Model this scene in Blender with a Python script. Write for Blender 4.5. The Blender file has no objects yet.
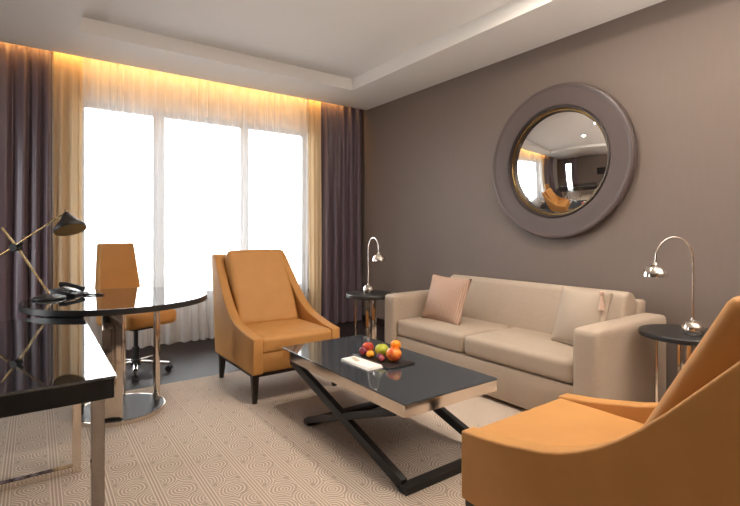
import bpy, bmesh, math, random
from mathutils import Vector, Matrix
random.seed(7)
PI = math.pi
sc = bpy.context.scene
C = sc.collection

# ------------------------------------------------------------------ camera
cam_d = bpy.data.cameras.new('camera'); cam = bpy.data.objects.new('camera', cam_d); C.objects.link(cam)
cam.location = (0, 0, 1.2); cam.rotation_euler = (PI/2, 0, -math.atan(335/465))
cam_d.sensor_width = 36; cam_d.lens = 465/740*36; cam_d.shift_y = -21/740; cam_d.clip_start = 0.05
sc.camera = cam
sc.view_settings.view_transform = 'Standard'; sc.view_settings.look = 'None'
sc.view_settings.gamma = 1; sc.view_settings.use_curve_mapping = False
sc.view_settings.exposure = 1.12
try:
    sc.cycles.max_bounces = 10; sc.cycles.diffuse_bounces = 5; sc.cycles.glossy_bounces = 5
    sc.cycles.transparent_max_bounces = 12; sc.cycles.transmission_bounces = 6
    sc.cycles.sample_clamp_indirect = 6; sc.cycles.caustics_reflective = False; sc.cycles.caustics_refractive = False
    sc.cycles.use_denoising = True
except Exception: pass

# ------------------------------------------------------------------ world: bright hazy overcast sky over a pale city haze
SKY = 7.5
w = bpy.data.worlds.new('sky'); sc.world = w; w.use_nodes = True
nt = w.node_tree; nt.nodes.clear()
out = nt.nodes.new('ShaderNodeOutputWorld'); bg = nt.nodes.new('ShaderNodeBackground')
tc = nt.nodes.new('ShaderNodeTexCoord'); sp = nt.nodes.new('ShaderNodeSeparateXYZ'); cr = nt.nodes.new('ShaderNodeValToRGB')
mr = nt.nodes.new('ShaderNodeMapRange'); mr.inputs['From Min'].default_value = -0.5; mr.inputs['From Max'].default_value = 0.5
nt.links.new(tc.outputs['Generated'], sp.inputs[0]); nt.links.new(sp.outputs['Z'], mr.inputs['Value'])
nt.links.new(mr.outputs[0], cr.inputs[0]); nt.links.new(cr.outputs[0], bg.inputs[0]); nt.links.new(bg.outputs[0], out.inputs[0])
e = cr.color_ramp.elements
e[0].position = 0.0; e[0].color = (0.45, 0.44, 0.43, 1)
e[1].position = 0.50; e[1].color = (0.9, 0.93, 0.97, 1)
n = e.new(0.40); n.color = (0.5, 0.49, 0.48, 1)
n = e.new(0.46); n.color = (0.60, 0.61, 0.65, 1)
n = e.new(0.8); n.color = (1.0, 1.0, 1.0, 1)
bg.inputs[1].default_value = SKY

def area(name, loc, rot, sx, sy, power, col=(1, 1, 1), portal=False):
    l = bpy.data.lights.new(name, 'AREA'); l.shape = 'RECTANGLE'; l.size = sx; l.size_y = sy; l.energy = power; l.color = col
    if portal: l.cycles.is_portal = True
    o = bpy.data.objects.new(name, l); C.objects.link(o); o.location = loc; o.rotation_euler = rot
    return o
WARM = (1.0, 0.86, 0.72)
# daylight entering through the two windows (portals only guide the sky's light)
area('window_daylight', (1.60, 5.50, 1.45), (-PI/2, 0, 0), 2.50, 2.0, 1, portal=True)
area('side_window_daylight', (-2.52, 3.95, 1.2), (0, -PI/2, 0), 2.3, 1.2, 1, portal=True)
# led strip in the curtain pocket
area('curtain_pocket_led', (1.45, 5.092, 2.915), (0, 0, 0), 3.6, 0.06, 9, (1.0, 0.50, 0.13))

# ------------------------------------------------------------------ helpers
def mat(name, col, rough=0.5, metal=0.0, **k):
    m = bpy.data.materials.new(name); m.use_nodes = True
    b = m.node_tree.nodes['Principled BSDF']
    b.inputs['Base Color'].default_value = (*col, 1); b.inputs['Roughness'].default_value = rough; b.inputs['Metallic'].default_value = metal
    for a, v in k.items():
        b.inputs[a.replace('_', ' ')].default_value = v
    return m
def nodes(m): return m.node_tree, m.node_tree.nodes['Principled BSDF']
def fabric(m, col, scale=60, var=0.15, bump=0.15, stretch=(1, 1, 1), bscale=400, bdist=0.001):
    nt, b = nodes(m); N = nt.nodes; L = nt.links
    tc = N.new('ShaderNodeTexCoord'); mp = N.new('ShaderNodeMapping'); mp.inputs['Scale'].default_value = stretch
    L.new(tc.outputs['Object'], mp.inputs[0])
    n1 = N.new('ShaderNodeTexNoise'); n1.inputs['Scale'].default_value = scale; n1.inputs['Detail'].default_value = 4; L.new(mp.outputs[0], n1.inputs['Vector'])
    mx = N.new('ShaderNodeMixRGB'); L.new(n1.outputs['Fac'], mx.inputs[0])
    mx.inputs[1].default_value = (*[c*(1-var) for c in col], 1); mx.inputs[2].default_value = (*[min(1, c*(1+var)) for c in col], 1)
    L.new(mx.outputs[0], b.inputs['Base Color'])
    n2 = N.new('ShaderNodeTexNoise'); n2.inputs['Scale'].default_value = bscale; n2.inputs['Detail'].default_value = 2; L.new(mp.outputs[0], n2.inputs['Vector'])
    bp = N.new('ShaderNodeBump'); bp.inputs['Strength'].default_value = bump; bp.inputs['Distance'].default_value = bdist
    L.new(n2.outputs['Fac'], bp.inputs['Height']); L.new(bp.outputs[0], b.inputs['Normal'])
    return m

M = {}
M['wall'] = fabric(mat('taupe_wallpaper', (0.2, 0.15, 0.13), 0.6), (0.180, 0.143, 0.122), 30, 0.04, 0.2, (1, 1, 0.2), 250, 0.0006)
M['ceil'] = fabric(mat('matt_white_plaster', (0.8, 0.78, 0.75), 0.9), (0.88, 0.87, 0.85), 8, 0.01, 0.05)
M['outer'] = mat('pale_window_wall', (0.74, 0.73, 0.72), 0.9)
M['wframe'] = mat('grey_window_frame', (0.46, 0.48, 0.50), 0.5)
M['floor'] = fabric(mat('dark_floorboard', (0.03, 0.02, 0.02), 0.5, Specular_IOR_Level=0.25), (0.026, 0.020, 0.022), 6, 0.4, 0.1, (1, 12, 1), 40, 0.0004)
M['velvet'] = fabric(mat('mustard_velvet', (0.5, 0.22, 0.05), 0.62, Sheen_Weight=0.25, Sheen_Roughness=0.4), (0.49, 0.233, 0.062), 9, 0.10, 0.2, (1, 1, 1), 260, 0.0008)
M['velvet'].node_tree.nodes['Principled BSDF'].inputs['Sheen Tint'].default_value = (1, 0.6, 0.25, 1)
M['sofa'] = fabric(mat('beige_woven_fabric', (0.5, 0.38, 0.28), 0.8), (0.43, 0.348, 0.272), 26, 0.07, 0.3, (1, 1, 3), 300, 0.0012)
M['wenge'] = fabric(mat('dark_wenge_wood', (0.02, 0.012, 0.01), 0.35), (0.022, 0.013, 0.010), 18, 0.4, 0.1, (1, 1, 6))
M['black'] = mat('black_lacquer', (0.008, 0.008, 0.008), 0.25, Specular_IOR_Level=0.25)
M['satin'] = mat('black_satin_top', (0.018, 0.018, 0.018), 0.38)
M['glass'] = mat('black_glass', (0.012, 0.014, 0.018), 0.03, IOR=1.75, Coat_Weight=0.6, Coat_Roughness=0.02)
M['cglass'] = mat('charcoal_glass', (0.042, 0.050, 0.058), 0.06, IOR=1.75)
M['gedge'] = mat('pale_glass_edge', (0.65, 0.68, 0.68), 0.15, 0.6)
M['chrome'] = mat('polished_chrome', (0.80, 0.75, 0.70), 0.07, 1.0)
M['nickel'] = mat('warm_polished_nickel', (0.74, 0.655, 0.57), 0.10, 1.0)
M['dark_reflect'] = mat('chrome_with_dark_reflection', (0.30, 0.27, 0.25), 0.08, 1.0)  # front desk legs: chrome with its dark reflection put into the colour
M['mirror'] = mat('mirror_silver', (0.93, 0.92, 0.90), 0.0, 1.0)
M['mframe'] = fabric(mat('mauve_brown_leather', (0.12, 0.085, 0.085), 0.42), (0.098, 0.074, 0.071), 40, 0.06, 0.15)
M['mframe_dark'] = mat('dark_bronze_beading', (0.035, 0.024, 0.022), 0.4)
M['brass'] = mat('brushed_brass', (0.50, 0.34, 0.15), 0.25, 1.0)
M['dark'] = mat('matt_black_metal', (0.008, 0.007, 0.007), 0.5)
M['brass_in'] = mat('brass_lining', (0.55, 0.40, 0.16), 0.35, 0.7)
M['plastic'] = mat('black_plastic', (0.012, 0.012, 0.013), 0.35)
M['white'] = mat('white_napkin_cloth', (0.85, 0.83, 0.80), 0.8)
M['slate'] = mat('black_slate', (0.018, 0.014, 0.014), 0.35)
M['screen'] = mat('black_screen', (0.01, 0.012, 0.018), 0.08)

def bulbmat(col, s):
    m = bpy.data.materials.new('warm_lit_bulb'); m.use_nodes = True; b = m.node_tree.nodes['Principled BSDF']
    b.inputs['Emission Color'].default_value = (*col, 1); b.inputs['Emission Strength'].default_value = s
    return m
M['bulb'] = bulbmat((1.0, 0.50, 0.14), 18); M['fill_glow'] = bulbmat((1.0, 0.8, 0.58), 9)

def fruit_mat(name, c1, c2, scale=8, rough=0.3, bump=0):
    m = mat(name, c1, rough); nt, b = nodes(m); N = nt.nodes; L = nt.links
    tc = N.new('ShaderNodeTexCoord'); n = N.new('ShaderNodeTexNoise'); n.inputs['Scale'].default_value = scale; n.inputs['Detail'].default_value = 3
    L.new(tc.outputs['Object'], n.inputs['Vector']); r = N.new('ShaderNodeValToRGB'); L.new(n.outputs['Fac'], r.inputs[0])
    r.color_ramp.elements[0].position = 0.40; r.color_ramp.elements[0].color = (*c1, 1); r.color_ramp.elements[1].position = 0.62; r.color_ramp.elements[1].color = (*c2, 1)
    L.new(r.outputs[0], b.inputs['Base Color'])
    if bump:
        v = N.new('ShaderNodeTexVoronoi'); v.inputs['Scale'].default_value = 500; L.new(tc.outputs['Object'], v.inputs['Vector'])
        bp = N.new('ShaderNodeBump'); bp.inputs['Strength'].default_value = bump; bp.inputs['Distance'].default_value = 0.0006; L.new(v.outputs['Distance'], bp.inputs['Height']); L.new(bp.outputs[0], b.inputs['Normal'])
    return m

# sheer cloth: half the light passes between the threads, the rest is scattered by them
def sheer_mat():
    m = bpy.data.materials.new('white_sheer_voile'); m.use_nodes = True; nt = m.node_tree; N = nt.nodes; L = nt.links; N.clear()
    o = N.new('ShaderNodeOutputMaterial'); t = N.new('ShaderNodeBsdfTransparent'); d = N.new('ShaderNodeBsdfDiffuse'); tl = N.new('ShaderNodeBsdfTranslucent')
    m1 = N.new('ShaderNodeMixShader'); m2 = N.new('ShaderNodeMixShader')
    d.inputs[0].default_value = (0.88, 0.86, 0.85, 1); tl.inputs[0].default_value = (0.72, 0.71, 0.71, 1)
    m1.inputs[0].default_value = 0.32; L.new(d.outputs[0], m1.inputs[1]); L.new(tl.outputs[0], m1.inputs[2])
    lw = N.new('ShaderNodeLayerWeight'); lw.inputs[0].default_value = 0.35
    mr = N.new('ShaderNodeMapRange'); mr.inputs['To Min'].default_value = 0.42; mr.inputs['To Max'].default_value = 0.93; L.new(lw.outputs['Facing'], mr.inputs[0])
    L.new(mr.outputs[0], m2.inputs[0]); L.new(t.outputs[0], m2.inputs[1]); L.new(m1.outputs[0], m2.inputs[2]); L.new(m2.outputs[0], o.inputs[0])
    return m
M['sheer'] = sheer_mat()
M['purple'] = fabric(mat('aubergine_satin', (0.09, 0.055, 0.07), 0.36, Sheen_Weight=0.3, Sheen_Roughness=0.4, Specular_IOR_Level=0.6), (0.130, 0.092, 0.115), 30, 0.10, 0.1, (1, 1, 0.1))
def lining_mat():
    m = mat('straw_silk', (0.72, 0.56, 0.36), 0.55); nt, b = nodes(m); N = nt.nodes; L = nt.links
    o = [x for x in N if x.type == 'OUTPUT_MATERIAL'][0]
    tl = N.new('ShaderNodeBsdfTranslucent'); tl.inputs[0].default_value = (0.72, 0.56, 0.36, 1)
    ms = N.new('ShaderNodeMixShader'); ms.inputs[0].default_value = 0.3; L.new(b.outputs[0], ms.inputs[1]); L.new(tl.outputs[0], ms.inputs[2]); L.new(ms.outputs[0], o.inputs[0])
    return m
M['straw'] = lining_mat()

# carpet: half-drop repeat 0.19 x 0.27 m of ring medallions between bundles of lines
def carpet_mat():
    m = mat('patterned_carpet', (0.5, 0.4, 0.3), 0.95); nt, b = nodes(m); N = nt.nodes; L = nt.links
    def mth(op, a, bb=None, c=None):
        n = N.new('ShaderNodeMath'); n.operation = op
        for i, v in enumerate((a, bb, c)):
            if v is None: continue
            if isinstance(v, (int, float)): n.inputs[i].default_value = v
            else: L.new(v, n.inputs[i])
        return n.outputs[0]
    tc = N.new('ShaderNodeTexCoord'); nz = N.new('ShaderNodeTexNoise'); nz.inputs['Scale'].default_value = 9; nz.inputs['Detail'].default_value = 1
    L.new(tc.outputs['Object'], nz.inputs['Vector'])
    s = N.new('ShaderNodeSeparateXYZ'); L.new(tc.outputs['Object'], s.inputs[0])
    sn = N.new('ShaderNodeSeparateColor'); L.new(nz.outputs['Color'], sn.inputs[0])
    x = mth('ADD', s.outputs['X'], mth('MULTIPLY', mth('SUBTRACT', sn.outputs[0], 0.5), 0.02))
    y = mth('ADD', s.outputs['Y'], mth('MULTIPLY', mth('SUBTRACT', sn.outputs[1], 0.5), 0.03))
    PX, PY = 0.19, 0.27
    u = mth('DIVIDE', mth('SUBTRACT', x, 0.554 - PX/2), PX)
    col = mth('FLOOR', u); fu = mth('SUBTRACT', mth('FRACT', u), 0.5)
    v = mth('ADD', mth('DIVIDE', mth('SUBTRACT', y, 2.527 - PY/2), PY), mth('MULTIPLY', mth('MODULO', mth('ADD', col, 100), 2), 0.5))
    row = mth('FLOOR', v); fv = mth('SUBTRACT', mth('FRACT', v), 0.5)
    dx = mth('MULTIPLY', fu, PX); dy = mth('MULTIPLY', fv, PY)
    r = mth('SQRT', mth('ADD', mth('MULTIPLY', dx, dx), mth('MULTIPLY', mth('MULTIPLY', dy, dy), 1.1)))
    ang = mth('ARCTAN2', dy, dx)
    rings = mth('SINE', mth('ADD', mth('MULTIPLY', r, 2*PI/0.0165), ang))
    # fans in the corners of each repeat
    r2 = mth('SQRT', mth('ADD', mth('POWER', mth('SUBTRACT', mth('ABSOLUTE', dx), 0.075), 2), mth('POWER', mth('SUBTRACT', mth('ABSOLUTE', dy), 0.13), 2)))
    fans = mth('SINE', mth('MULTIPLY', r2, 2*PI/0.0145))
    isr = mth('LESS_THAN', r, 0.068)
    patt = mth('ADD', mth('MULTIPLY', rings, isr), mth('MULTIPLY', fans, mth('SUBTRACT', 1, isr)))
    lines = mth('SINE', mth('MULTIPLY', s.outputs['X'], 2*PI/0.0135714))
    isl = mth('GREATER_THAN', mth('ABSOLUTE', mth('SUBTRACT', mth('FRACT', mth('DIVIDE', mth('SUBTRACT', s.outputs['X'], 0.554 - PX/2), PX)), 0.5)), 0.37)
    patt = mth('ADD', mth('MULTIPLY', lines, isl), mth('MULTIPLY', patt, mth('SUBTRACT', 1, isl)))
    # solid wedges
    wed = mth('LESS_THAN', mth('ADD', mth('ABSOLUTE', mth('SUBTRACT', mth('ABSOLUTE', fu), 0.30)), mth('ABSOLUTE', mth('SUBTRACT', fv, 0.32))), 0.07)
    fac = mth('SMOOTH_MIN', 1.0, mth('MULTIPLY_ADD', patt, 1.2, 0.05), 0.2)
    fac = mth('MAXIMUM', mth('SUBTRACT', fac, mth('MULTIPLY', wed, 2.0)), 0.0)
    n2 = N.new('ShaderNodeTexNoise'); n2.inputs['Scale'].default_value = 5; n2.inputs['Detail'].default_value = 5; L.new(tc.outputs['Object'], n2.inputs['Vector'])
    mx = N.new('ShaderNodeMixRGB'); mx.use_clamp = True; L.new(fac, mx.inputs[0]); mx.inputs[1].default_value = (0.34, 0.273, 0.218, 1); mx.inputs[2].default_value = (0.60, 0.503, 0.415, 1)
    m2 = N.new('ShaderNodeMixRGB'); m2.blend_type = 'MULTIPLY'; m2.inputs[0].default_value = 0.25; L.new(mx.outputs[0], m2.inputs[1]); L.new(n2.outputs['Color'], m2.inputs[2])
    hs = N.new('ShaderNodeHueSaturation'); hs.inputs['Value'].default_value = 1.12; L.new(mx.outputs[0], hs.inputs['Color'])
    L.new(hs.outputs[0], b.inputs['Base Color'])
    n3 = N.new('ShaderNodeTexNoise'); n3.inputs['Scale'].default_value = 500; L.new(tc.outputs['Object'], n3.inputs['Vector'])
    hh = mth('ADD', mth('MULTIPLY', n3.outputs['Fac'], 0.8), fac)
    bp = N.new('ShaderNodeBump'); bp.inputs['Strength'].default_value = 0.3; bp.inputs['Distance'].default_value = 0.002; L.new(hh, bp.inputs['Height']); L.new(bp.outputs[0], b.inputs['Normal'])
    return m
M['carpet'] = carpet_mat()

def obj(name, bm, m, parent=None, smooth=40, loc=None):
    me = bpy.data.meshes.new(name); bm.normal_update(); bm.to_mesh(me); bm.free()
    me.materials.append(M[m] if isinstance(m, str) else m)
    if smooth:
        me.shade_smooth()
        try: me.set_sharp_from_angle(angle=math.radians(smooth))
        except Exception: pass
    o = bpy.data.objects.new(name, me); C.objects.link(o)
    if parent: o.parent = parent
    if loc: o.location = loc
    return o
def tag(o, label=None, cat=None, group=None, kind=None):
    if label: o['label'] = label
    if cat: o['category'] = cat
    if group: o['group'] = group
    if kind: o['kind'] = kind
    return o
def thing(name, label, cat, loc=(0, 0, 0), rz=0, group=None):
    o = bpy.data.objects.new(name, None); C.objects.link(o); o.empty_display_size = 0.1
    o.location = loc; o.rotation_euler = (0, 0, rz)
    return tag(o, label, cat, group)
def copy_tree(o, parent=None):
    c = o.copy(); C.objects.link(c)
    if parent: c.parent = parent
    for ch in [x for x in bpy.data.objects if x.parent == o]:
        copy_tree(ch, c)
    return c
def struct(o): o['kind'] = 'structure'; return o

def box(bm, x0, x1, y0, y1, z0, z1, bev=0, seg=2, mx=None):
    r = bmesh.ops.create_cube(bm, size=1)
    for v in r['verts']:
        v.co = Vector((x0 + (v.co.x+.5)*(x1-x0), y0 + (v.co.y+.5)*(y1-y0), z0 + (v.co.z+.5)*(z1-z0)))
    if bev:
        es = list({e for v in r['verts'] for e in v.link_edges})
        rr = bmesh.ops.bevel(bm, geom=es, offset=bev, segments=seg, profile=0.5, affect='EDGES')
    return bm
def bx(*a, **k): return box(bmesh.new(), *a, **k)
def prism(bm, pts, axis, a, b, bev=0, seg=3, xf=None):
    """polygon pts (2-D) swept along axis from a to b"""
    def mk(p, t):
        return {'x': (t, p[0], p[1]), 'y': (p[0], t, p[1]), 'z': (p[0], p[1], t)}[axis]
    A = [bm.verts.new(mk(p, a)) for p in pts]; B = [bm.verts.new(mk(p, b)) for p in pts]
    n = len(pts); fs = [bm.faces.new(A), bm.faces.new(B[::-1])]
    for i in range(n): fs.append(bm.faces.new((A[i], B[i], B[(i+1) % n], A[(i+1) % n])))
    bmesh.ops.recalc_face_normals(bm, faces=fs)
    if bev:
        es = [e for e in {e for f in fs for e in f.edges} if e.calc_face_angle(0) > 0.6]
        bmesh.ops.bevel(bm, geom=es, offset=bev, segments=seg, profile=0.5, affect='EDGES', clamp_overlap=True)
    return bm
def lathe(bm, prof, seg=48, c=(0, 0, 0), axis='z', sy=1.0):
    rings = []
    for r, z in prof:
        ring = []
        for i in range(seg):
            a = 2*PI*i/seg; p = (r*math.cos(a), r*math.sin(a)*sy, z)
            if axis == 'x': p = (-p[2], p[0], p[1])   # towards -x
            ring.append(bm.verts.new((c[0]+p[0], c[1]+p[1], c[2]+p[2])))
        rings.append(ring)
    for A, B in zip(rings, rings[1:]):
        for i in range(seg): bm.faces.new((A[i], A[(i+1) % seg], B[(i+1) % seg], B[i]))
    for R_, (r, z) in ((rings[0], prof[0]), (rings[-1], prof[-1])):
        if r > 1e-5: bm.faces.new(R_)
    bmesh.ops.remove_doubles(bm, verts=bm.verts, dist=1e-6)
    bmesh.ops.recalc_face_normals(bm, faces=bm.faces)
    return bm
def tube(bm, pts, rad, seg=12, closed=False):
    pts = [Vector(p) for p in pts]; n = len(pts); rings = []
    rads = rad if isinstance(rad, (list, tuple)) else [rad]*n
    up = None
    for i, p in enumerate(pts):
        d = (pts[min(i+1, n-1)] - pts[max(i-1, 0)]).normalized()
        if up is None: up = d.orthogonal().normalized()
        s = d.cross(up)
        if s.length < 1e-4: up = d.orthogonal(); s = d.cross(up)
        s.normalize(); up = s.cross(d).normalized()
        rings.append([bm.verts.new(p + (s*math.cos(2*PI*j/seg) + up*math.sin(2*PI*j/seg))*rads[i]) for j in range(seg)])
    for A, B in zip(rings, rings[1:]):
        for j in range(seg): bm.faces.new((A[j], A[(j+1) % seg], B[(j+1) % seg], B[j]))
    f1 = bm.faces.new(rings[0][::-1]); f2 = bm.faces.new(rings[-1])
    bmesh.ops.recalc_face_normals(bm, faces=bm.faces)
    return bm
def beam(bm, p, q, w, h, side=(0, 1, 0), bev=0.002):
    """rectangular bar from p to q; w along side, h across"""
    p = Vector(p); q = Vector(q); d = (q-p).normalized(); s = Vector(side); s = (s - d*s.dot(d)).normalized(); t = d.cross(s)
    vs = []
    for o in (p, q):
        for a, b in ((-1, -1), (1, -1), (1, 1), (-1, 1)): vs.append(bm.verts.new(o + s*a*w/2 + t*b*h/2))
    fs = [bm.faces.new([vs[i] for i in f]) for f in ((0, 1, 2, 3), (7, 6, 5, 4), (0, 4, 5, 1), (1, 5, 6, 2), (2, 6, 7, 3), (3, 7, 4, 0))]
    bmesh.ops.recalc_face_normals(bm, faces=fs)
    if bev: bmesh.ops.bevel(bm, geom=list({e for f in fs for e in f.edges}), offset=bev, segments=2, profile=0.5, affect='EDGES')
    return bm
def cushion(w, d, h, r, puff=0.0, n=14, pinch=0.0, front=0.0, top_only=False):
    """soft box centred on 0: edge radius r, swelling puff on the faces; pinch pulls the corners out into points"""
    bm = bmesh.new(); bmesh.ops.create_cube(bm, size=2)
    bmesh.ops.subdivide_edges(bm, edges=bm.edges[:], cuts=n, use_grid_fill=True)
    H = Vector((w/2, d/2, h/2))
    for v in bm.verts:
        u = v.co.copy()
        # denser near the rims
        f = lambda t: math.copysign(1-(1-abs(t))**1.7, t) if abs(t) < 1 else t
        uu = Vector((f(u.x), f(u.y), f(u.z)))
        p = Vector((uu.x*H.x, uu.y*H.y, uu.z*H.z))
        inner = Vector([max(-(H[i]-r), min(H[i]-r, p[i])) for i in range(3)])
        dd = p - inner
        if dd.length > 1e-9: p = inner + dd.normalized()*r
        if puff:
            for i, s in ((0, 0.3 if not top_only else 0.15), (1, 0.3 if not top_only else 0.15), (2, 1.0)):
                j, k = (i+1) % 3, (i+2) % 3
                if top_only and i == 2 and uu[i] < 0: continue
                p[i] += uu[i]*s*puff*(1-uu[j]**2)*(1-uu[k]**2)
        if pinch:
            c = abs(uu.x*uu.y); k = 1 + pinch*(c**3) - pinch*0.7*(1-uu.x**2)*abs(uu.y)**3 - pinch*0.7*(1-uu.y**2)*abs(uu.x)**3
            p.x *= k; p.y *= k
        v.co = p
    bmesh.ops.recalc_face_normals(bm, faces=bm.faces)
    return bm
def xform(bm, mtx): bmesh.ops.transform(bm, matrix=mtx, verts=bm.verts); return bm
T = Matrix.Translation
def R(a, ax): return Matrix.Rotation(a, 4, ax)

# ------------------------------------------------------------------ room shell
X0, X1, Y0, YW, ZC = -2.4, 3.60, -1.7, 5.35, 2.83
TX0, TX1, TY1, TY0, ZT = 0.29, 2.96, 4.46, -1.0, 2.96
struct(obj('floor', bx(X0-.1, X1+.1, Y0-.1, YW+.3, -0.1, 0), 'floor', smooth=0))
rug = obj('carpet', bx(-1.4, 3.595, -1.5, 3.90, 0, 0.008, bev=0.003), 'carpet', smooth=0)
tag(rug, 'large beige patterned carpet with swirls and stripes under the seating group', 'carpet')
struct(obj('wall_right', bx(X1, X1+.12, Y0-.1, YW+.3, 0, 3.1), 'wall', smooth=0))
bm = bmesh.new()
box(bm, X0-.12, X0, Y0-.1, 3.3, 0, 3.1); box(bm, X0-.12, X0, 4.6, YW+.3, 0, 3.1); box(bm, X0-.12, X0, 3.3, 4.6, 2.35, 3.1)
struct(obj('wall_left', bm, 'wall', smooth=0))
struct(obj('wall_back', bx(X0-.1, X1+.1, Y0-.12, Y0, 0, 3.1), 'wall', smooth=0))
bm = bmesh.new()
WX0, WX1, WZ0, WZ1 = 0.35, 2.86, 0.47, 2.495
box(bm, X0-.1, WX0, YW, YW+.2, 0, 3.1); box(bm, WX1, X1+.1, YW, YW+.2, 0, 3.1)
box(bm, WX0, WX1, YW, YW+.2, 0, WZ0); box(bm, WX0, WX1, YW, YW+.2, WZ1, 3.1)
struct(obj('wall_window', bm, 'outer', smooth=0))
# ceiling: soffit ring, tray, curtain pocket
bm = bmesh.new()
box(bm, X0-.1, TX0, Y0-.1, 5.08, ZC, 3.1); box(bm, TX1, X1+.1, Y0-.1, 5.08, ZC, 3.1)
box(bm, TX0, TX1, TY1, 5.08, ZC, 3.1); box(bm, TX0, TX1, Y0-.1, TY0, ZC, 3.1)
box(bm, TX0, TX1, TY0, TY1, ZT, 3.1); box(bm, X0-.1, X1+.1, 5.08, YW+.2, 2.95, 3.1)
struct(obj('ceiling', bm, 'ceil', smooth=0))
struct(obj('baseboard_right', bx(X1-.015, X1, Y0, YW, 0, 0.09, bev=0.003), 'wenge', smooth=0))
# windows
wf = bpy.data.objects.new('window_1', None); C.objects.link(wf); struct(wf); wf.location = (0, 0, 0)
bm = bmesh.new()
for a, b in ((WX0, WX0+.05), (1.03, 1.14), (1.995, 2.085), (WX1-.05, WX1)): box(bm, a, b, YW+.04, YW+.11, WZ0, WZ1, bev=0.004)
for a, b in ((WZ0, WZ0+.06), (WZ1-.05, WZ1)): box(bm, WX0, WX1, YW+.045, YW+.105, a, b, bev=0.004)
obj('window_frame', bm, 'wframe', wf)
obj('window_sill', bx(WX0-.05, WX1+.05, YW-.05, YW+.04, WZ0-.03, WZ0, bev=0.005), 'wframe', wf)
wg = mat('clear_window_glass', (1, 1, 1), 0.0)
nt = wg.node_tree; N = nt.nodes; L = nt.links; N.clear()
o_ = N.new('ShaderNodeOutputMaterial'); g_ = N.new('ShaderNodeBsdfGlossy'); g_.inputs['Roughness'].default_value = 0.0; t_ = N.new('ShaderNodeBsdfTransparent'); t_.inputs[0].default_value = (0.97, 0.98, 0.98, 1)
f_ = N.new('ShaderNodeFresnel'); m_ = N.new('ShaderNodeMixShader'); L.new(f_.outputs[0], m_.inputs[0]); L.new(t_.outputs[0], m_.inputs[1]); L.new(g_.outputs[0], m_.inputs[2]); L.new(m_.outputs[0], o_.inputs[0])
M['pane'] = wg
for a, b in ((WX0+.05, 1.03), (1.14, 1.995), (2.085, WX1-.05)):
    obj('pane', bx(a, b, YW+.07, YW+.078, WZ0+.06, WZ1-.05), 'pane', wf, smooth=0)
wf2 = bpy.data.objects.new('window_2', None); C.objects.link(wf2); struct(wf2)
bm = bmesh.new()
for a, b in ((3.3, 3.36), (4.54, 4.6)): box(bm, X0-.1, X0+.01, a, b, 0.02, 2.35, bev=0.004)
for a, b in ((0.0, 0.06), (2.29, 2.35)): box(bm, X0-.1, X0+.01, 3.36, 4.54, a, b, bev=0.004)
obj('window_frame', bm, 'wenge', wf2); obj('pane', bx(X0-.06, X0-.052, 3.36, 4.54, 0.06, 2.29), 'pane', wf2, smooth=0)

# ------------------------------------------------------------------ curtains
def curtain(name, x0, x1, yc, z0, z1, wl, amp, mname, label, seed, gather=0.55, along='x', sharp=1.0):
    rnd = random.Random(seed); nx = max(40, int((x1-x0)/0.0075)); nz = 26
    ph = [0]; 
    for i in range(nx): ph.append(ph[-1] + (x1-x0)/nx*2*PI/(wl*(1 + 0.30*math.sin(i*0.05+seed) + 0.18*math.sin(i*0.131+2*seed))))
    ks = [rnd.uniform(0.65, 1.15) for _ in range(int(ph[-1]/(2*PI))+3)]
    bm = bmesh.new(); rows = []
    for j in range(nz+1):
        t = j/nz; z = z1 + (z0-z1)*t; row = []
        a = amp*(gather + (1-gather)*min(1, t*1.6)); hd = max(0, 1-t*18)
        for i in range(nx+1):
            x = x0+(x1-x0)*i/nx; k = ks[int(ph[i]/(2*PI))]; k2 = ks[int(ph[i]/(2*PI))+1]; fr = (ph[i]/(2*PI)) % 1; kk = k+(k2-k)*fr
            s = math.sin(ph[i] + 0.35*math.sin(t*3+i*0.02+seed)); s = math.copysign(abs(s)**sharp, s)
            y = a*kk*s + 0.25*a*math.sin(ph[i]*2.13+seed+t*1.3)*(1-hd) + 0.004*math.sin(t*5+i*0.03)
            if hd: y = y*(1-0.4*hd) + hd*0.006*math.sin(ph[i]*3)
            xx = x + 0.3*a*math.cos(ph[i])*t + 0.006*math.sin(t*4+seed+i*0.05)*t
            zz = z + (0.006*math.sin(ph[i]+1) if j == nz else 0)
            row.append(bm.verts.new((xx, yc+y, zz) if along == 'x' else (yc+y, xx, zz)))
        rows.append(row)
    for A, B in zip(rows, rows[1:]):
        for i in range(nx): bm.faces.new((A[i], A[i+1], B[i+1], B[i]))
    o = obj(name, bm, mname, smooth=180); tag(o, label, 'curtain'); return o
curtain('curtain', -1.25, 0.128, 5.16, 0.02, 2.93, 0.100, 0.042, 'purple', 'dark aubergine satin curtain at the far left behind the brass desk lamp', 1)
curtain('curtain', 0.138, 0.366, 5.155, 0.02, 2.93, 0.085, 0.026, 'straw', 'straw yellow curtain between the left dark curtain and the white sheers', 2)
curtain('sheer_curtain', 0.366, 1.535, 5.185, 0.03, 2.93, 0.115, 0.030, 'sheer', 'white sheer curtain left half of window, behind the high-backed office chair', 3, 0.8)
curtain('sheer_curtain', 1.537, 2.76, 5.185, 0.03, 2.93, 0.115, 0.030, 'sheer', 'white sheer curtain right half of window, behind the mustard armchair', 5, 0.8)
curtain('curtain', 2.765, 2.935, 5.15, 0.02, 2.93, 0.085, 0.026, 'straw', 'narrow straw yellow curtain between the white sheers and the right dark curtain', 4)
curtain('curtain', 2.945, 3.575, 5.15, 0.02, 2.93, 0.105, 0.040, 'purple', 'dark aubergine curtain in the corner beside the taupe wall', 6)
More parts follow.
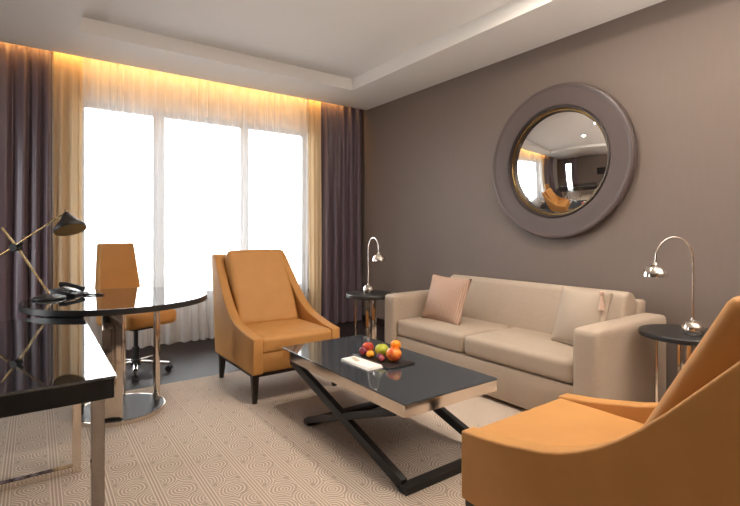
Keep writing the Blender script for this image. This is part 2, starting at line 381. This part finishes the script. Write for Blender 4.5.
# at the side window
curtain('curtain', 4.25, 4.72, -2.28, 0.02, 2.78, 0.10, 0.030, 'purple', 'dark curtain added at the far side of the side window to narrow its light', 9, along='y')  # added to cut the daylight from the side window
curtain('curtain', 3.15, 3.75, -2.28, 0.02, 2.78, 0.10, 0.030, 'purple', 'dark curtain on side window seen reflected in the round mirror', 8, along='y')
for ya, yb, yy in ((-1.4, 3.58, 5.12),):
    cr_ = obj('curtain_rail', bx(ya, yb, 5.14, 5.175, 2.932, 2.95), 'ceil', smooth=0); tag(cr_, 'slim white curtain rail at the ceiling above the long window', 'curtain rail')
cr_ = obj('curtain_rail', bx(-2.295, -2.265, 3.1, 4.76, 2.785, 2.83), 'ceil', smooth=0); tag(cr_, 'white ceiling rail above the side window', 'curtain rail')

# downlights added in the tray, out of view, as fill light on the seats
for i, (x, y, z) in enumerate(((1.75, 0.9, ZT), (2.5, 0.9, ZT), (1.5, 2.3, ZT), (2.4, 1.9, ZT))):
    t = thing('added_fill_downlight', 'round recessed ceiling downlight added as warm fill light', 'added ceiling light', (x, y, z), 0, 'added ceiling fill lights')
    obj('trim_ring', lathe(bmesh.new(), [(0.05, 0), (0.065, 0), (0.065, -0.006), (0.05, -0.008), (0.05, 0)], 32), 'ceil', t)
    obj('diffuser', lathe(bmesh.new(), [(0, 0.0), (0.05, 0.0), (0.05, -0.003), (0, -0.003)], 32), 'fill_glow', t)
    l = bpy.data.lights.new('downlight_fill', 'AREA'); l.shape = 'DISK'; l.size = 0.08; l.energy = 8; l.color = WARM
    lo = bpy.data.objects.new('downlight_fill', l); C.objects.link(lo); lo.parent = t; lo.location = (0, 0, -0.012)

# uplighters added out of view by the back wall to brighten the ceiling
def make_fill_uplighter(label, loc):
    t = thing('added_fill_uplighter', label, 'lamp', loc)
    obj('base', lathe(bmesh.new(), [(0, 0), (0.14, 0), (0.145, 0.008), (0.14, 0.02), (0.02, 0.03), (0, 0.03)], 40), 'dark', t)
    obj('pole', tube(bmesh.new(), [(0, 0, 0.02), (0, 0, 1.72)], 0.012, 14), 'brass', t)
    obj('lamp_shade', lathe(bmesh.new(), [(0, 1.70), (0.03, 1.70), (0.10, 1.74), (0.15, 1.81), (0.145, 1.81), (0.097, 1.747), (0.03, 1.712), (0, 1.712)], 40), 'dark', t)
    obj('bulb', lathe(bmesh.new(), [(0, 1.712), (0.03, 1.72), (0.035, 1.75), (0.02, 1.775), (0, 1.78)], 20), 'fill_glow', t)
    l = bpy.data.lights.new('uplighter_fill', 'AREA'); l.shape = 'DISK'; l.size = 0.18; l.energy = 52; l.color = (1.0, 0.94, 0.87)
    lo = bpy.data.objects.new('uplighter_fill', l); C.objects.link(lo); lo.parent = t; lo.location = (0, 0, 1.80); lo.rotation_euler = (PI, 0, 0)
make_fill_uplighter('black and brass fill uplighter added unseen against the back wall in line with the foreground armchair', (2.0, -1.40, 0.008))
make_fill_uplighter('black and brass fill uplighter added unseen in the back corner beside the taupe wall', (3.25, -1.35, 0.008))

# ------------------------------------------------------------------ wall mirror
t = thing('round_mirror', 'large round convex mirror in a wide mauve brown leather frame above the sofa', 'mirror', (X1, 2.27, 1.79))
obj('frame', lathe(bmesh.new(), [(0.40, 0.0), (0.635, 0.0), (0.648, 0.012), (0.65, 0.05), (0.642, 0.064), (0.628, 0.068), (0.615, 0.060), (0.600, 0.058), (0.55, 0.062), (0.49, 0.058), (0.475, 0.056), (0.469, 0.050), (0.466, 0.008), (0.40, 0.006)], 96, axis='x'), 'mframe', t, smooth=25)
obj('inner_rim', lathe(bmesh.new(), [(0.452, 0.010), (0.468, 0.028), (0.470, 0.058), (0.464, 0.064), (0.456, 0.062), (0.451, 0.05), (0.4505, 0.012)], 96, axis='x'), 'mframe_dark', t)
obj('gold_bead', lathe(bmesh.new(), [(0.4445, 0.012), (0.4500, 0.012), (0.4500, 0.020), (0.447, 0.022), (0.4445, 0.018)], 96, axis='x'), 'brass', t)
Rs = 1.30; z0 = Rs - math.sqrt(Rs**2-0.43**2)
obj('convex_glass', lathe(bmesh.new(), [(0.446*k/24, 0.013 + (math.sqrt(Rs**2-(0.446*k/24)**2) - math.sqrt(Rs**2-0.446**2))) for k in range(24, -1, -1)], 96, axis='x'), 'mirror', t, smooth=180)

# ------------------------------------------------------------------ sofa (faces -x)
t = thing('sofa', 'beige two seat fabric sofa with square arms against the taupe wall', 'sofa', (3.07, 2.38, 0.008))
SY0, SY1 = 1.385, 3.37
rel = lambda bm: xform(bm, T((-3.07, -2.38, -0.008)))
obj('base', rel(bx(2.61, 3.48, SY0+.155, SY1-.145, 0.035, 0.275, bev=0.012)), 'sofa', t)
for y0, y1 in ((SY0, SY0+.155), (SY1-.145, SY1)):
    bm = cushion(0.92, y1-y0, 0.60, 0.03, 0.006, 12); xform(bm, T((3.04, (y0+y1)/2, 0.335)))
    obj('arm', rel(bm), 'sofa', t)
for y0, y1 in ((1.545, 2.425), (2.435, 3.22)):
    bm = cushion(0.60, y1-y0, 0.145, 0.035, 0.012, 14, top_only=True); xform(bm, T((2.905, (y0+y1)/2, 0.352)))
    o = obj('seat_cushion', rel(bm), 'sofa', t)
bm = bmesh.new()
prism(bm, [(3.14, 0.28), (3.26, 0.765), (3.31, 0.79), (3.38, 0.775), (3.42, 0.74), (3.42, 0.28)], 'y', 1.55, 3.215, bev=0.022, seg=4)
obj('back_cushion', rel(bm), 'sofa', t)
obj('back_frame', rel(bx(3.42, 3.52, 1.53, SY1-.17, 0.04, 0.72, bev=0.02, seg=3)), 'sofa', t)
for x in (2.68, 3.44):
    for y in (SY0+.07, SY1-.07): obj('foot', rel(bx(x-.03, x+.03, y-.03, y+.03, 0.008, 0.036)), 'wenge', t)

# cushions
def pillow_mat(name, c1, c2, n):
    m = mat(name, c1, 0.8); nt, b = nodes(m); N = nt.nodes; L = nt.links
    tc = N.new('ShaderNodeTexCoord'); w_ = N.new('ShaderNodeTexWave'); w_.bands_direction = 'X'; w_.inputs['Scale'].default_value = n; w_.inputs['Distortion'].default_value = 0.6; w_.inputs['Detail'].default_value = 1
    L.new(tc.outputs['Object'], w_.inputs['Vector']); r = N.new('ShaderNodeMixRGB'); L.new(w_.outputs['Fac'], r.inputs[0]); r.inputs[1].default_value = (*c1, 1); r.inputs[2].default_value = (*c2, 1); L.new(r.outputs[0], b.inputs['Base Color'])
    return m
M['pil1'] = pillow_mat('ribbed_rose_beige', (0.36, 0.225, 0.165), (0.52, 0.36, 0.27), 22)
M['pil2'] = pillow_mat('plain_beige', (0.40, 0.32, 0.248), (0.43, 0.348, 0.272), 30)
M['piping'] = mat('brown_piping', (0.08, 0.045, 0.035), 0.7)
def pillow(name, label, s, loc, tilt, yaw, m, tassel=False, piping=False, roll=0.0, squash=1.0):
    t = thing(name, label, 'cushion', loc, 0)
    mtx = R(yaw, 'Z') @ R(-PI/2, 'Y') @ R(PI/2, 'Z')   # local x -> horizontal, z -> out (-x)
    mtx = T((0, 0, s*squash/2)) @ R(yaw, 'Z') @ R(tilt, 'Y') @ Matrix(((0, 0, -1, 0), (1, 0, 0, 0), (0, 1, 0, 0), (0, 0, 0, 1))) @ Matrix.Diagonal((1, squash, 1, 1)) @ R(roll, 'Z')
    bm = cushion(s, s, 0.05, 0.024, 0.05, 16, pinch=0.07)
    o = obj('cover', bm, m, t, smooth=180); o.matrix_local = mtx
    if piping:
        pts = []
        for k in range(81):
            a = k/80*4; sd = int(a) % 4; f = (a % 1)*2-1
            p = [(f, -1), (1, f), (-f, 1), (-1, -f)][sd]
            c = abs(p[0]*p[1]); kk = 1 + 0.07*c**3 - 0.049*(1-min(abs(p[0]), abs(p[1]))**2)
            pts.append((p[0]*s/2*kk*1.0, p[1]*s/2*kk*1.0, 0))
        o = obj('piping', tube(bmesh.new(), pts, 0.005, 6), 'piping', t); o.matrix_local = mtx
    if tassel:
        bm = bmesh.new(); c = mtx @ Vector((-s/2*0.86, s/2*0.92, 0.05))
        lathe(bm, [(0, 0.02), (0.011, 0.013), (0.015, 0), (0.011, -0.013), (0, -0.02)], 12, c=c)
        lathe(bm, [(0.006, -0.015), (0.009, -0.03), (0.018, -0.09), (0.022, -0.105), (0, -0.106)], 12, c=c + Vector((-0.002, -0.002, 0)))
        obj('tassel', bm, M['tassel'], t)
    return t
M['tassel'] = mat('pale_pink_tassel_thread', (0.60, 0.42, 0.33), 0.8)
pillow('throw_pillow', 'ribbed rose beige square cushion with brown piping at the far end of the sofa', 0.44, (2.90, 2.90, 0.428), 0.34, -0.02, 'pil1', piping=True, roll=0.02, squash=0.86)
pillow('throw_pillow', 'plain beige cushion with tassel leaning on the near sofa arm', 0.38, (2.985, 1.715, 0.432), 0.30, -0.22, 'pil2', tassel=True)

# ------------------------------------------------------------------ side tables
D = 0.045
def make_side_table(label, loc, rz):
    t = thing('side_table', label, 'side table', loc, rz)
    obj('tabletop', lathe(bmesh.new(), [(0, 0.528+D), (0.234, 0.528+D), (0.242, 0.533+D), (0.242, 0.554+D), (0.238, 0.56+D), (0, 0.56+D)], 72), 'satin', t, smooth=30)
    for s, ax in ((1, 0), (1, 1)):
        for d in (-1, 1):
            p = (0.15*d, 0, 0) if ax == 0 else (0, 0.15*d, 0)
            obj('leg', beam(bmesh.new(), (p[0], p[1], 0), (p[0], p[1], 0.515+D), 0.045, 0.012, side=((0, 1, 0) if ax == 0 else (1, 0, 0))), 'nickel', t)
    for z in (0.006, 0.5215+D):
        bm = bmesh.new(); beam(bm, (-0.15, 0, z), (0.15, 0, z), 0.045, 0.012, side=(0, 1, 0)); beam(bm, (0, -0.15, z), (0, 0.15, z), 0.045, 0.0119, side=(1, 0, 0))
        obj('cross_brace', bm, 'nickel', t)
    return t
st1 = make_side_table('round black side table with metal legs in the corner by the dark curtain', (2.62, 3.615, 0.008), 0.75)
st2 = copy_tree(st1); st2.location = (3.10, 1.130, 0.008); st2.rotation_euler.z = 0.5; st2['label'] = 'round black side table between the near sofa arm and the foreground armchair'

def make_arc_lamp(label, loc, rz):
    t = thing('table_lamp', label, 'lamp', loc, rz)
    obj('base', lathe(bmesh.new(), [(0, 0), (0.048, 0), (0.054, 0.006), (0.061, 0.03), (0.059, 0.054), (0.048, 0.076), (0.03, 0.089), (0.014, 0.094), (0.012, 0.108), (0, 0.108)], 48), 'chrome', t)
    pts = [(0, 0, 0.09), (0, 0, 0.25), (0, 0, 0.48)] + [(0.12-0.12*math.cos(a), 0, 0.48+0.14*math.sin(a)) for a in [k*PI/20 for k in range(1, 21)]] + [(0.243, 0, 0.455)]
    obj('pole', tube(bmesh.new(), pts, 0.0065, 12), 'chrome', t)
    sh = obj('lamp_shade', lathe(bmesh.new(), [(0, 0.462), (0.012, 0.46), (0.018, 0.445), (0.042, 0.437), (0.062, 0.418), (0.071, 0.39), (0.072, 0.372), (0.069, 0.372), (0.068, 0.39), (0.060, 0.412), (0.043, 0.430), (0, 0.438)], 48, c=(0.245, 0, 0)), 'chrome', t)
    obj('bulb', lathe(bmesh.new(), [(0, 0.380), (0.014, 0.386), (0.02, 0.4), (0.014, 0.416), (0, 0.43)], 16, c=(0.245, 0, 0)), 'white', sh)
    return t
l1 = make_arc_lamp('small chrome arched lamp on the corner side table beside the curtain', (2.605, 3.64, 0.613), math.radians(-98))
l1.scale = (0.86, 0.86, 0.86)
l2 = copy_tree(l1); l2.location = (3.045, 1.075, 0.613); l2.scale = (0.9, 0.9, 0.9); l2.rotation_euler.z = math.radians(146); l2['label'] = 'chrome arched lamp on the near side table in front of the taupe wall'

# ------------------------------------------------------------------ armchairs (local: front at y=0 facing -y)
def make_armchair(label, loc, rz):
    t = thing('armchair', label, 'armchair', loc, rz)
    H = 0.36
    side = [(0.0, 0.205), (0.0, 0.455), (0.12, 0.468), (0.2, 0.481), (0.267, 0.495), (0.34, 0.510), (0.40, 0.529), (0.46, 0.556), (0.51, 0.584), (0.57, 0.626), (0.63, 0.678), (0.69, 0.737), (0.755, 0.808), (0.85, 0.912), (0.90, 0.968), (0.93, 0.996), (0.945, 1.003), (0.995, 1.0), (1.005, 0.985), (0.80, 0.205)]
    for s in (-1, 1):
        bm = bmesh.new()
        x_a, x_b = (s*(H-0.075), s*H)
        prism(bm, side, 'x', min(x_a, x_b), max(x_a, x_b), bev=0.020, seg=3)
        for v in bm.verts:   # the shell narrows slightly towards the top
            k = max(0, (v.co.z-0.5)/0.5); v.co.x *= 1-0.09*k
            if v.co.y < 0.25: v.co.x *= 1-0.03*(1-v.co.y/0.25)
        o = obj('arm', bm, 'velvet', t, smooth=35)
        # welt along the outer edge of the arm
        xs = s*(H+0.000)
        pts = []
        for (y, z) in side[1:-2]:
            k = max(0, (z-0.5)/0.5); x = xs*(1-0.09*k)*(1-0.03*(1-y/0.25) if y < 0.25 else 1)
            pts.append((x*0.985, y+0.004, z-0.010))
        obj('welt', tube(bmesh.new(), [pts[0], *pts[1:]], 0.0045, 6), 'velvet', o)
    bm = bmesh.new()
    prism(bm, [(0.56, 0.21), (0.62, 0.42), (0.91, 0.985), (0.93, 1.0), (0.985, 0.997), (0.995, 0.982), (0.79, 0.21)], 'x', -0.292, 0.292, bev=0.012)
    obj('backrest', bm, 'velvet', t, smooth=35)
    obj('front_panel', bx(-0.29, 0.29, 0.012, 0.60, 0.21, 0.372, bev=0.01), 'velvet', t)
    bm = cushion(0.575, 0.60, 0.115, 0.03, 0.022, 16, top_only=True); xform(bm, T((0, 0.302, 0.396)))
    obj('seat_cushion', bm, 'velvet', t, smooth=60)
    bm = cushion(0.51, 0.125, 0.66, 0.028, 0.014, 16); xform(bm, T((0, 0.700, 0.722)) @ R(-0.484, 'X'))
    obj('back_cushion', bm, 'velvet', t, smooth=60)
    bm = bmesh.new()
    for a in ((-0.345, 0.345, 0.02, 0.055), (-0.345, 0.345, 0.72, 0.755), (-0.345, -0.31, 0.055, 0.72), (0.31, 0.345, 0.055, 0.72)): box(bm, *a, 0.185, 0.207)
    obj('base_rail', bm, 'wenge', t, smooth=0)
    for sx in (-1, 1):
        for y, dy in ((0.045, -0.0), (0.725, 0.03)):
            bm = bmesh.new(); r = bmesh.ops.create_cube(bm, size=1)
            for v in bm.verts:
                k = 0.5+v.co.z; wd = 0.030+0.018*k
                v.co = Vector((sx*0.322+v.co.x*wd, y + dy*(1-k)+v.co.y*wd, k*0.186))
            bmesh.ops.bevel(bm, geom=bm.edges[:], offset=0.003, segments=2, profile=0.5, affect='EDGES')
            obj('leg', bm, 'wenge', t)
    return t
ac1 = make_armchair('mustard armchair with dark wooden legs in front of the window, facing the coffee table', (1.56, 3.045, 0.008), 0)
ac2 = copy_tree(ac1); ac2.location = (1.632, 1.205, 0.008); ac2.rotation_euler.z = PI; ac2['label'] = 'large mustard armchair in the right foreground, seen from behind its arm'

# ------------------------------------------------------------------ coffee table
t = thing('coffee_table', 'low rectangular coffee table with charcoal glass top on crossed black legs', 'coffee table', (1.66, 2.24, 0.008))
CX0, CX1, CY0, CY1 = 1.345-1.66, 1.985-1.66, 1.60-2.24, 2.88-2.24
ZB = 0.420
obj('glass_top', bx(CX0, CX1, CY0, CY1, ZB-0.010, ZB, bev=0.0015, seg=1), 'cglass', t, smooth=0)
obj('apron', bx(CX0+.004, CX1-.004, CY0+.004, CY1-.004, ZB-0.068, ZB-0.010, bev=0.001, seg=1), 'nickel', t, smooth=0)
obj('end_cap', bx(CX0+.006, CX1-.006, CY1-.0045, CY1-.001, ZB-0.066, ZB-0.012), 'black', t, smooth=0)
for x in (CX0+.03, CX1-.03):
    o = beam(bmesh.new(), (x, CY1-.10, ZB-0.07), (x, CY0+.045, 0.032), 0.036, 0.05, side=(1, 0, 0)); obj('leg', o, 'dark', t)
    o = beam(bmesh.new(), (x+.001, CY1-.31, 0.024), (x+.001, CY0+.10, ZB-0.07), 0.034, 0.036, side=(1, 0, 0)); obj('leg', o, 'dark', t)
obj('floor_bar', bx(CX0+.012, CX1-.012, CY0+.003, CY0+.058, 0.0, 0.036, bev=0.002), 'dark', t)
obj('floor_bar', bx(CX0+.012, CX1-.012, CY1-.345, CY1-.290, 0.0, 0.03, bev=0.002), 'dark', t)
CT = ZB + 0.008
# platter, napkin, fruit
pl = obj('platter', bx(1.605, 1.80, 2.05, 2.42, CT, CT+.010, bev=0.003), 'slate'); tag(pl, 'black rectangular slate platter under the fruit on the coffee table', 'platter')
t = thing('napkin', 'white folded napkin on the coffee table beside the slate platter', 'napkin', (1.548, 2.235, CT), 0.03)
for k in range(3):
    o = cushion(0.108-0.004*k, 0.275-0.006*k, 0.0045, 0.0021, 0.001, 8); xform(o, T((0.0015*k, 0.003*k, 0.0023+0.0038*k)) @ R(0.02*k, 'Z'))
    obj('fold', o, 'white', t, smooth=180)
M['tan'] = mat('tan_card', (0.55, 0.45, 0.32), 0.6)
o = obj('card_band', bx(-0.028, 0.0, 0.02, 0.11, 0.0123, 0.0135, bev=0.0005), 'tan', t); o.rotation_euler.z = -0.3
FZ = CT + 0.010
M['stem'] = mat('brown_stem', (0.10, 0.05, 0.02), 0.8)
def fruit(name, label, r, loc, m, kind='apple', sq=0.9, tilt=(0, 0), z=None):
    t = thing(name, label, 'fruit', (loc[0], loc[1], (z if z is not None else FZ + r*sq)), random.uniform(0, 6))
    prof = []
    for k in range(25):
        a = -PI/2 + PI*k/24; rr = math.cos(a)*r; zz = math.sin(a)*r*sq
        if kind == 'apple':
            rr *= 1 + 0.06*math.sin(a); d = math.exp(-(rr/(0.34*r))**2); zz -= math.copysign(0.20*r*d, zz) if k > 12 else math.copysign(0.06*r*d, zz)
        prof.append((max(rr, 0.0) if 0 < k < 24 else 0, zz))
    o = obj('skin', lathe(bmesh.new(), prof, 32), m, t, smooth=180); o.rotation_euler = (tilt[0], tilt[1], 0)
    o.location = (0, 0, 0)
    if kind == 'apple':
        s = obj('stem', tube(bmesh.new(), [(0, 0, r*sq*0.72), (0.001, 0, r*sq*0.95), (0.004, 0.001, r*sq*1.2)], [0.0012, 0.001, 0.0016], 6), 'stem', t); s.rotation_euler = (tilt[0], tilt[1], 0)
    else:
        s = obj('stem', lathe(bmesh.new(), [(0, 0), (0.003, 0), (0.0035, 0.002), (0, 0.003)], 8, c=(0, 0, r*sq*0.985)), 'stem', t); s.rotation_euler = (tilt[0], tilt[1], 0)
    return t
fruit('apple', 'red apple at the back left of the fruit platter', 0.037, (1.708, 2.392), fruit_mat('red_apple_skin', (0.42, 0.03, 0.02), (0.62, 0.10, 0.03), 20))
fruit('plum', 'dark red plum at the far left of the fruit platter', 0.027, (1.650, 2.362), fruit_mat('plum_skin', (0.16, 0.01, 0.03), (0.35, 0.03, 0.04), 25), 'plum', 0.95)
fruit('apple', 'green apple in the middle of the fruit platter', 0.043, (1.725, 2.270), fruit_mat('green_apple_skin', (0.42, 0.50, 0.03), (0.55, 0.55, 0.06), 15))
fruit('clementine', 'small orange clementine at the left front of the platter', 0.024, (1.652, 2.290), fruit_mat('clementine_skin', (0.95, 0.36, 0.01), (1.0, 0.42, 0.02), 12, 0.4, 0.5), 'orange', 0.88)
fruit('apple', 'large red and orange apple at the right front of the platter', 0.046, (1.715, 2.140), fruit_mat('blushed_apple_skin', (0.72, 0.07, 0.02), (0.90, 0.30, 0.04), 22))
fruit('orange', 'orange at the back right behind the large red apple', 0.032, (1.765, 2.185), fruit_mat('orange_skin', (0.92, 0.30, 0.01), (0.97, 0.36, 0.015), 12, 0.4, 0.6), 'orange', 0.95, z=FZ+0.080)
fruit('plum', 'purple plum in front of the green apple', 0.020, (1.668, 2.215), fruit_mat('purple_plum_skin', (0.12, 0.02, 0.07), (0.28, 0.05, 0.09), 30), 'plum', 0.95)
fruit('plum', 'reddish plum wedged against the large red apple', 0.018, (1.655, 2.178), fruit_mat('reddish_plum_skin', (0.30, 0.04, 0.06), (0.42, 0.08, 0.07), 30), 'plum', 0.95)

# ------------------------------------------------------------------ round table
RC = (0.46, 3.46)
t = thing('round_table', 'round black glass table on polished metal columns, beyond the desk', 'table', (*RC, 0.008))
obj('tabletop', lathe(bmesh.new(), [(0, 0.745), (0.531, 0.745), (0.5325, 0.7465), (0.5325, 0.7605), (0.530, 0.7625), (0, 0.7625)], 128), 'glass', t, smooth=25)
obj('edge_band', lathe(bmesh.new(), [(0.533, 0.728), (0.5385, 0.728), (0.540, 0.731), (0.540, 0.7605), (0.5385, 0.7625), (0.533, 0.7625), (0.533, 0.728)], 128), 'satin', t, smooth=25)
obj('underside', lathe(bmesh.new(), [(0, 0.728), (0.532, 0.728), (0.532, 0.7445), (0, 0.7445)], 128), 'satin', t, smooth=25)
obj('base', lathe(bmesh.new(), [(0, 0), (0.257, 0), (0.262, 0.004), (0.262, 0.022), (0.257, 0.026), (0, 0.026)], 96, c=(0.005, 0.02, 0)), 'satin', t, smooth=25)
obj('base_rim', lathe(bmesh.new(), [(0.2625, 0.0), (0.268, 0.0), (0.268, 0.027), (0.2625, 0.027), (0.2625, 0.0)], 96, c=(0.005, 0.02, 0)), 'nickel', t, smooth=25)
for deg, wd in ((251, 0.115), (172, 0.06), (6, 0.06), (90, 0.115)):
    a = math.radians(deg); c = (0.005+0.225*math.cos(a), 0.02+0.225*math.sin(a))
    bm = bmesh.new(); beam(bm, (*c, 0.026), (*c, 0.728), wd, 0.03, side=(-math.sin(a), math.cos(a), 0), bev=0.003)
    obj('leg', bm, 'nickel', t)

# ------------------------------------------------------------------ glass desk
t = thing('desk', 'black glass topped desk with polished metal legs in the left foreground', 'desk', (-0.17, 2.45, 0.008))
DX0, DX1, DY0, DY1, DZ = -0.62+.17, 0.213+.17, 1.715-2.45, 3.12-2.45, 0.714
obj('glass_top', bx(DX0, DX1, DY0, DY1, DZ-.0, DZ+.010, bev=0.0015, seg=1), 'glass', t, smooth=0)
obj('glass_edge', bx(DX1-.001, DX1+.003, DY0, DY1, DZ-.001, DZ+.0103), 'gedge', t, smooth=0)
obj('apron', bx(DX0+.003, DX1-.003, DY0+.003, DY1-.003, DZ-.062, DZ-.0003, bev=0.001, seg=1), 'black', t, smooth=0)
for x in (DX0+.035, DX1-.045):
    for y, m in ((DY0+.06, 'dark_reflect'), (2.735-2.45, 'nickel')):
        obj('leg', bx(x-.019, x+.019, y-.019, y+.019, 0.0, DZ-.062, bev=0.0015, seg=1), m, t, smooth=0)
for y in (DY0+.06, 2.735-2.45):
    obj('floor_rail', bx(DX0+.054, DX1-.064, y-.018, y+.018, 0.0, 0.035, bev=0.0015, seg=1), 'chrome', t, smooth=0)
obj('cross_rail', bx(DX0+.054, DX1-.064, 2.735-2.45-.018, 2.735-2.45+.018, DZ-.095, DZ-.063, bev=0.0015, seg=1), 'chrome', t, smooth=0)

# ------------------------------------------------------------------ desk lamp
RT = 0.771
LB = Vector((0.075, 3.62, RT))
t = thing('desk_lamp', 'brass crossed arm desk lamp with black cone shade, lit, on the round table', 'lamp', LB)
cr_, cf = Vector((0.811, -0.585, 0)), Vector((0.585, 0.811, 0))
obj('base', lathe(bmesh.new(), [(0, 0), (0.088, 0), (0.092, 0.004), (0.09, 0.012), (0.05, 0.026), (0.018, 0.032), (0, 0.033)], 48), 'dark', t)
foot = Vector((0, 0, 0.03)); J = cr_*-0.205 + Vector((0, 0, 0.33)); topp = cr_*-0.305 + Vector((0, 0, 0.455))
J = J + cf*0.0
obj('stem', tube(bmesh.new(), [foot, J, topp], 0.0058, 10), 'brass', t)
A0 = J + cr_*-0.15 + Vector((0, 0, -0.085)) ; S = J + cr_*0.335 + Vector((0, 0, 0.222)) + cf*-0.02
off = cf*-0.018
obj('arm', tube(bmesh.new(), [A0+off, S+off], 0.0055, 10), 'brass', t)
bm = bmesh.new(); tube(bm, [J-cf*0.022-cf*0.018, J+cf*0.015], 0.024, 20); tube(bm, [J+off+(A0-J)*0.18, J+off+(S-J)*0.14], 0.013, 14)
obj('joint', bm, 'dark', t)
ax = Vector((-0.30, -0.0, 1.0)); 
sh_axis = (cr_*-0.42 + Vector((0, 0, 1)) + cf*0.22).normalized()
q = Vector((0, 0, 1)).rotation_difference(sh_axis).to_matrix().to_4x4()
shp = S+off
o = obj('lamp_shade', xform(lathe(bmesh.new(), [(0, 0.004), (0.012, 0.0), (0.045, -0.05), (0.090, -0.105), (0.090, -0.122), (0.0875, -0.122), (0.0875, -0.106), (0.043, -0.053), (0, -0.006)], 48), T(shp) @ q), 'dark', t, smooth=30)
obj('shade_lining', xform(lathe(bmesh.new(), [(0.087, -0.1215), (0.087, -0.107), (0.042, -0.0545), (0.006, -0.012)], 48), T(shp) @ q), 'brass_in', o, smooth=30)
obj('bulb', xform(lathe(bmesh.new(), [(0, -0.045), (0.012, -0.05), (0.016, -0.07), (0.012, -0.085), (0, -0.09)], 20), T(shp) @ q), 'bulb', o)
l = bpy.data.lights.new('desk_bulb_light', 'POINT'); l.energy = 1.6; l.color = (1, 0.62, 0.3); l.shadow_soft_size = 0.02
lo = bpy.data.objects.new('desk_bulb_light', l); C.objects.link(lo); lo.parent = t; lo.location = shp - sh_axis*0.10
obj('finial', tube(bmesh.new(), [shp - sh_axis*0.004, shp+sh_axis*0.02], [0.008, 0.004], 12), 'brass', t)

# phone
t = thing('telephone', 'black low desk telephone beside the brass lamp base on the round table', 'telephone', (0.185, 3.775, RT), -0.62)
bm = bmesh.new(); prism(bm, [(-0.09, 0.0), (-0.09, 0.04), (-0.07, 0.052), (0.09, 0.014), (0.095, 0.0)], 'y', -0.075, 0.075, bev=0.004)
obj('body', bm, 'plastic', t)
bm = bmesh.new(); tube(bm, [(-0.085, 0.045, 0.066), (-0.05, 0.045, 0.070), (0.02, 0.045, 0.054), (0.075, 0.045, 0.034)], [0.018, 0.013, 0.012, 0.018], 14)
obj('handset', bm, 'plastic', t)
bm = bmesh.new()
for i in range(4):
    for j in range(3): box(bm, -0.035+i*0.024, -0.019+i*0.024, -0.062+j*0.024, -0.046+j*0.024, 0.030-i*0.0057+0.0085, 0.046-i*0.0057, bev=0.001)
obj('keypad', bm, 'dark', t)
t = thing('pen', 'black pen lying beside the telephone on the round table', 'pen', (0.325, 3.66, RT+0.006), -0.5)
obj('barrel', tube(bmesh.new(), [(-0.065, 0, 0), (0.05, 0, 0), (0.07, 0, 0)], [0.006, 0.006, 0.0015], 12), 'plastic', t)
obj('clip', bx(-0.06, -0.02, -0.0015, 0.0015, 0.0055, 0.0075), 'chrome', t)

# ------------------------------------------------------------------ office chair (local: faces -y)
t = thing('office_chair', 'high backed mustard swivel chair at the round table by the window', 'office chair', (0.70, 4.40, 0.0), math.radians(24))
bm = cushion(0.47, 0.46, 0.13, 0.045, 0.014, 14, top_only=True); xform(bm, T((0, -0.02, 0.475)))
obj('seat', bm, 'velvet', t, smooth=60)
bm = bmesh.new(); prism(bm, [(-0.15, 1.10), (0.15, 1.10), (0.19, 0.72), (0.18, 0.42), (-0.18, 0.42), (-0.19, 0.72)], 'y', 0.0, 0.075, bev=0.016, seg=3)
for v in bm.verts: v.co.y += 0.19 + 0.10*max(0, v.co.z-0.45)
obj('backrest', bm, 'velvet', t, smooth=35)
obj('swivel_plate', bx(-0.10, 0.10, -0.12, 0.10, 0.375, 0.412, bev=0.01), 'plastic', t)
bm = bmesh.new(); tube(bm, [(0, 0, 0.09), (0, 0, 0.22)], 0.028, 20); tube(bm, [(0, 0, 0.20), (0, 0, 0.385)], 0.018, 20)
obj('gas_column', bm, 'plastic', t)
obj('hub', lathe(bmesh.new(), [(0, 0.065), (0.04, 0.065), (0.045, 0.08), (0.04, 0.115), (0, 0.115)], 24), 'plastic', t)
for k in range(5):
    a = 2*PI*k/5 + 0.35; d = Vector((math.cos(a), math.sin(a), 0))
    bm = bmesh.new(); beam(bm, d*0.03+Vector((0, 0, 0.095)), d*0.275+Vector((0, 0, 0.07)), 0.034, 0.022, side=(-d.y, d.x, 0), bev=0.004)
    g = obj('base_arm', bm, 'chrome', t)
    s = Vector((-d.y, d.x, 0)); c = d*0.27 + Vector((0, 0, 0.026))
    bm = bmesh.new(); tube(bm, [c-s*0.022, c-s*0.006], 0.026, 18); tube(bm, [c+s*0.006, c+s*0.022], 0.026, 18); tube(bm, [c+Vector((0, 0, 0)), c+Vector((0, 0, 0.04))], 0.007, 8)
    obj('caster', bm, 'plastic', g)

# ------------------------------------------------------------------ television on the opposite wall (seen in the mirror)
t = thing('television', 'flat black television on the opposite wall, seen reflected in the mirror', 'television', (X0, 1.0, 1.35))
obj('casing', bx(0.002, 0.05, -0.50, 0.50, -0.30, 0.30, bev=0.006), 'plastic', t)
obj('screen', bx(0.0495, 0.052, -0.485, 0.485, -0.285, 0.285), 'screen', t, smooth=0)
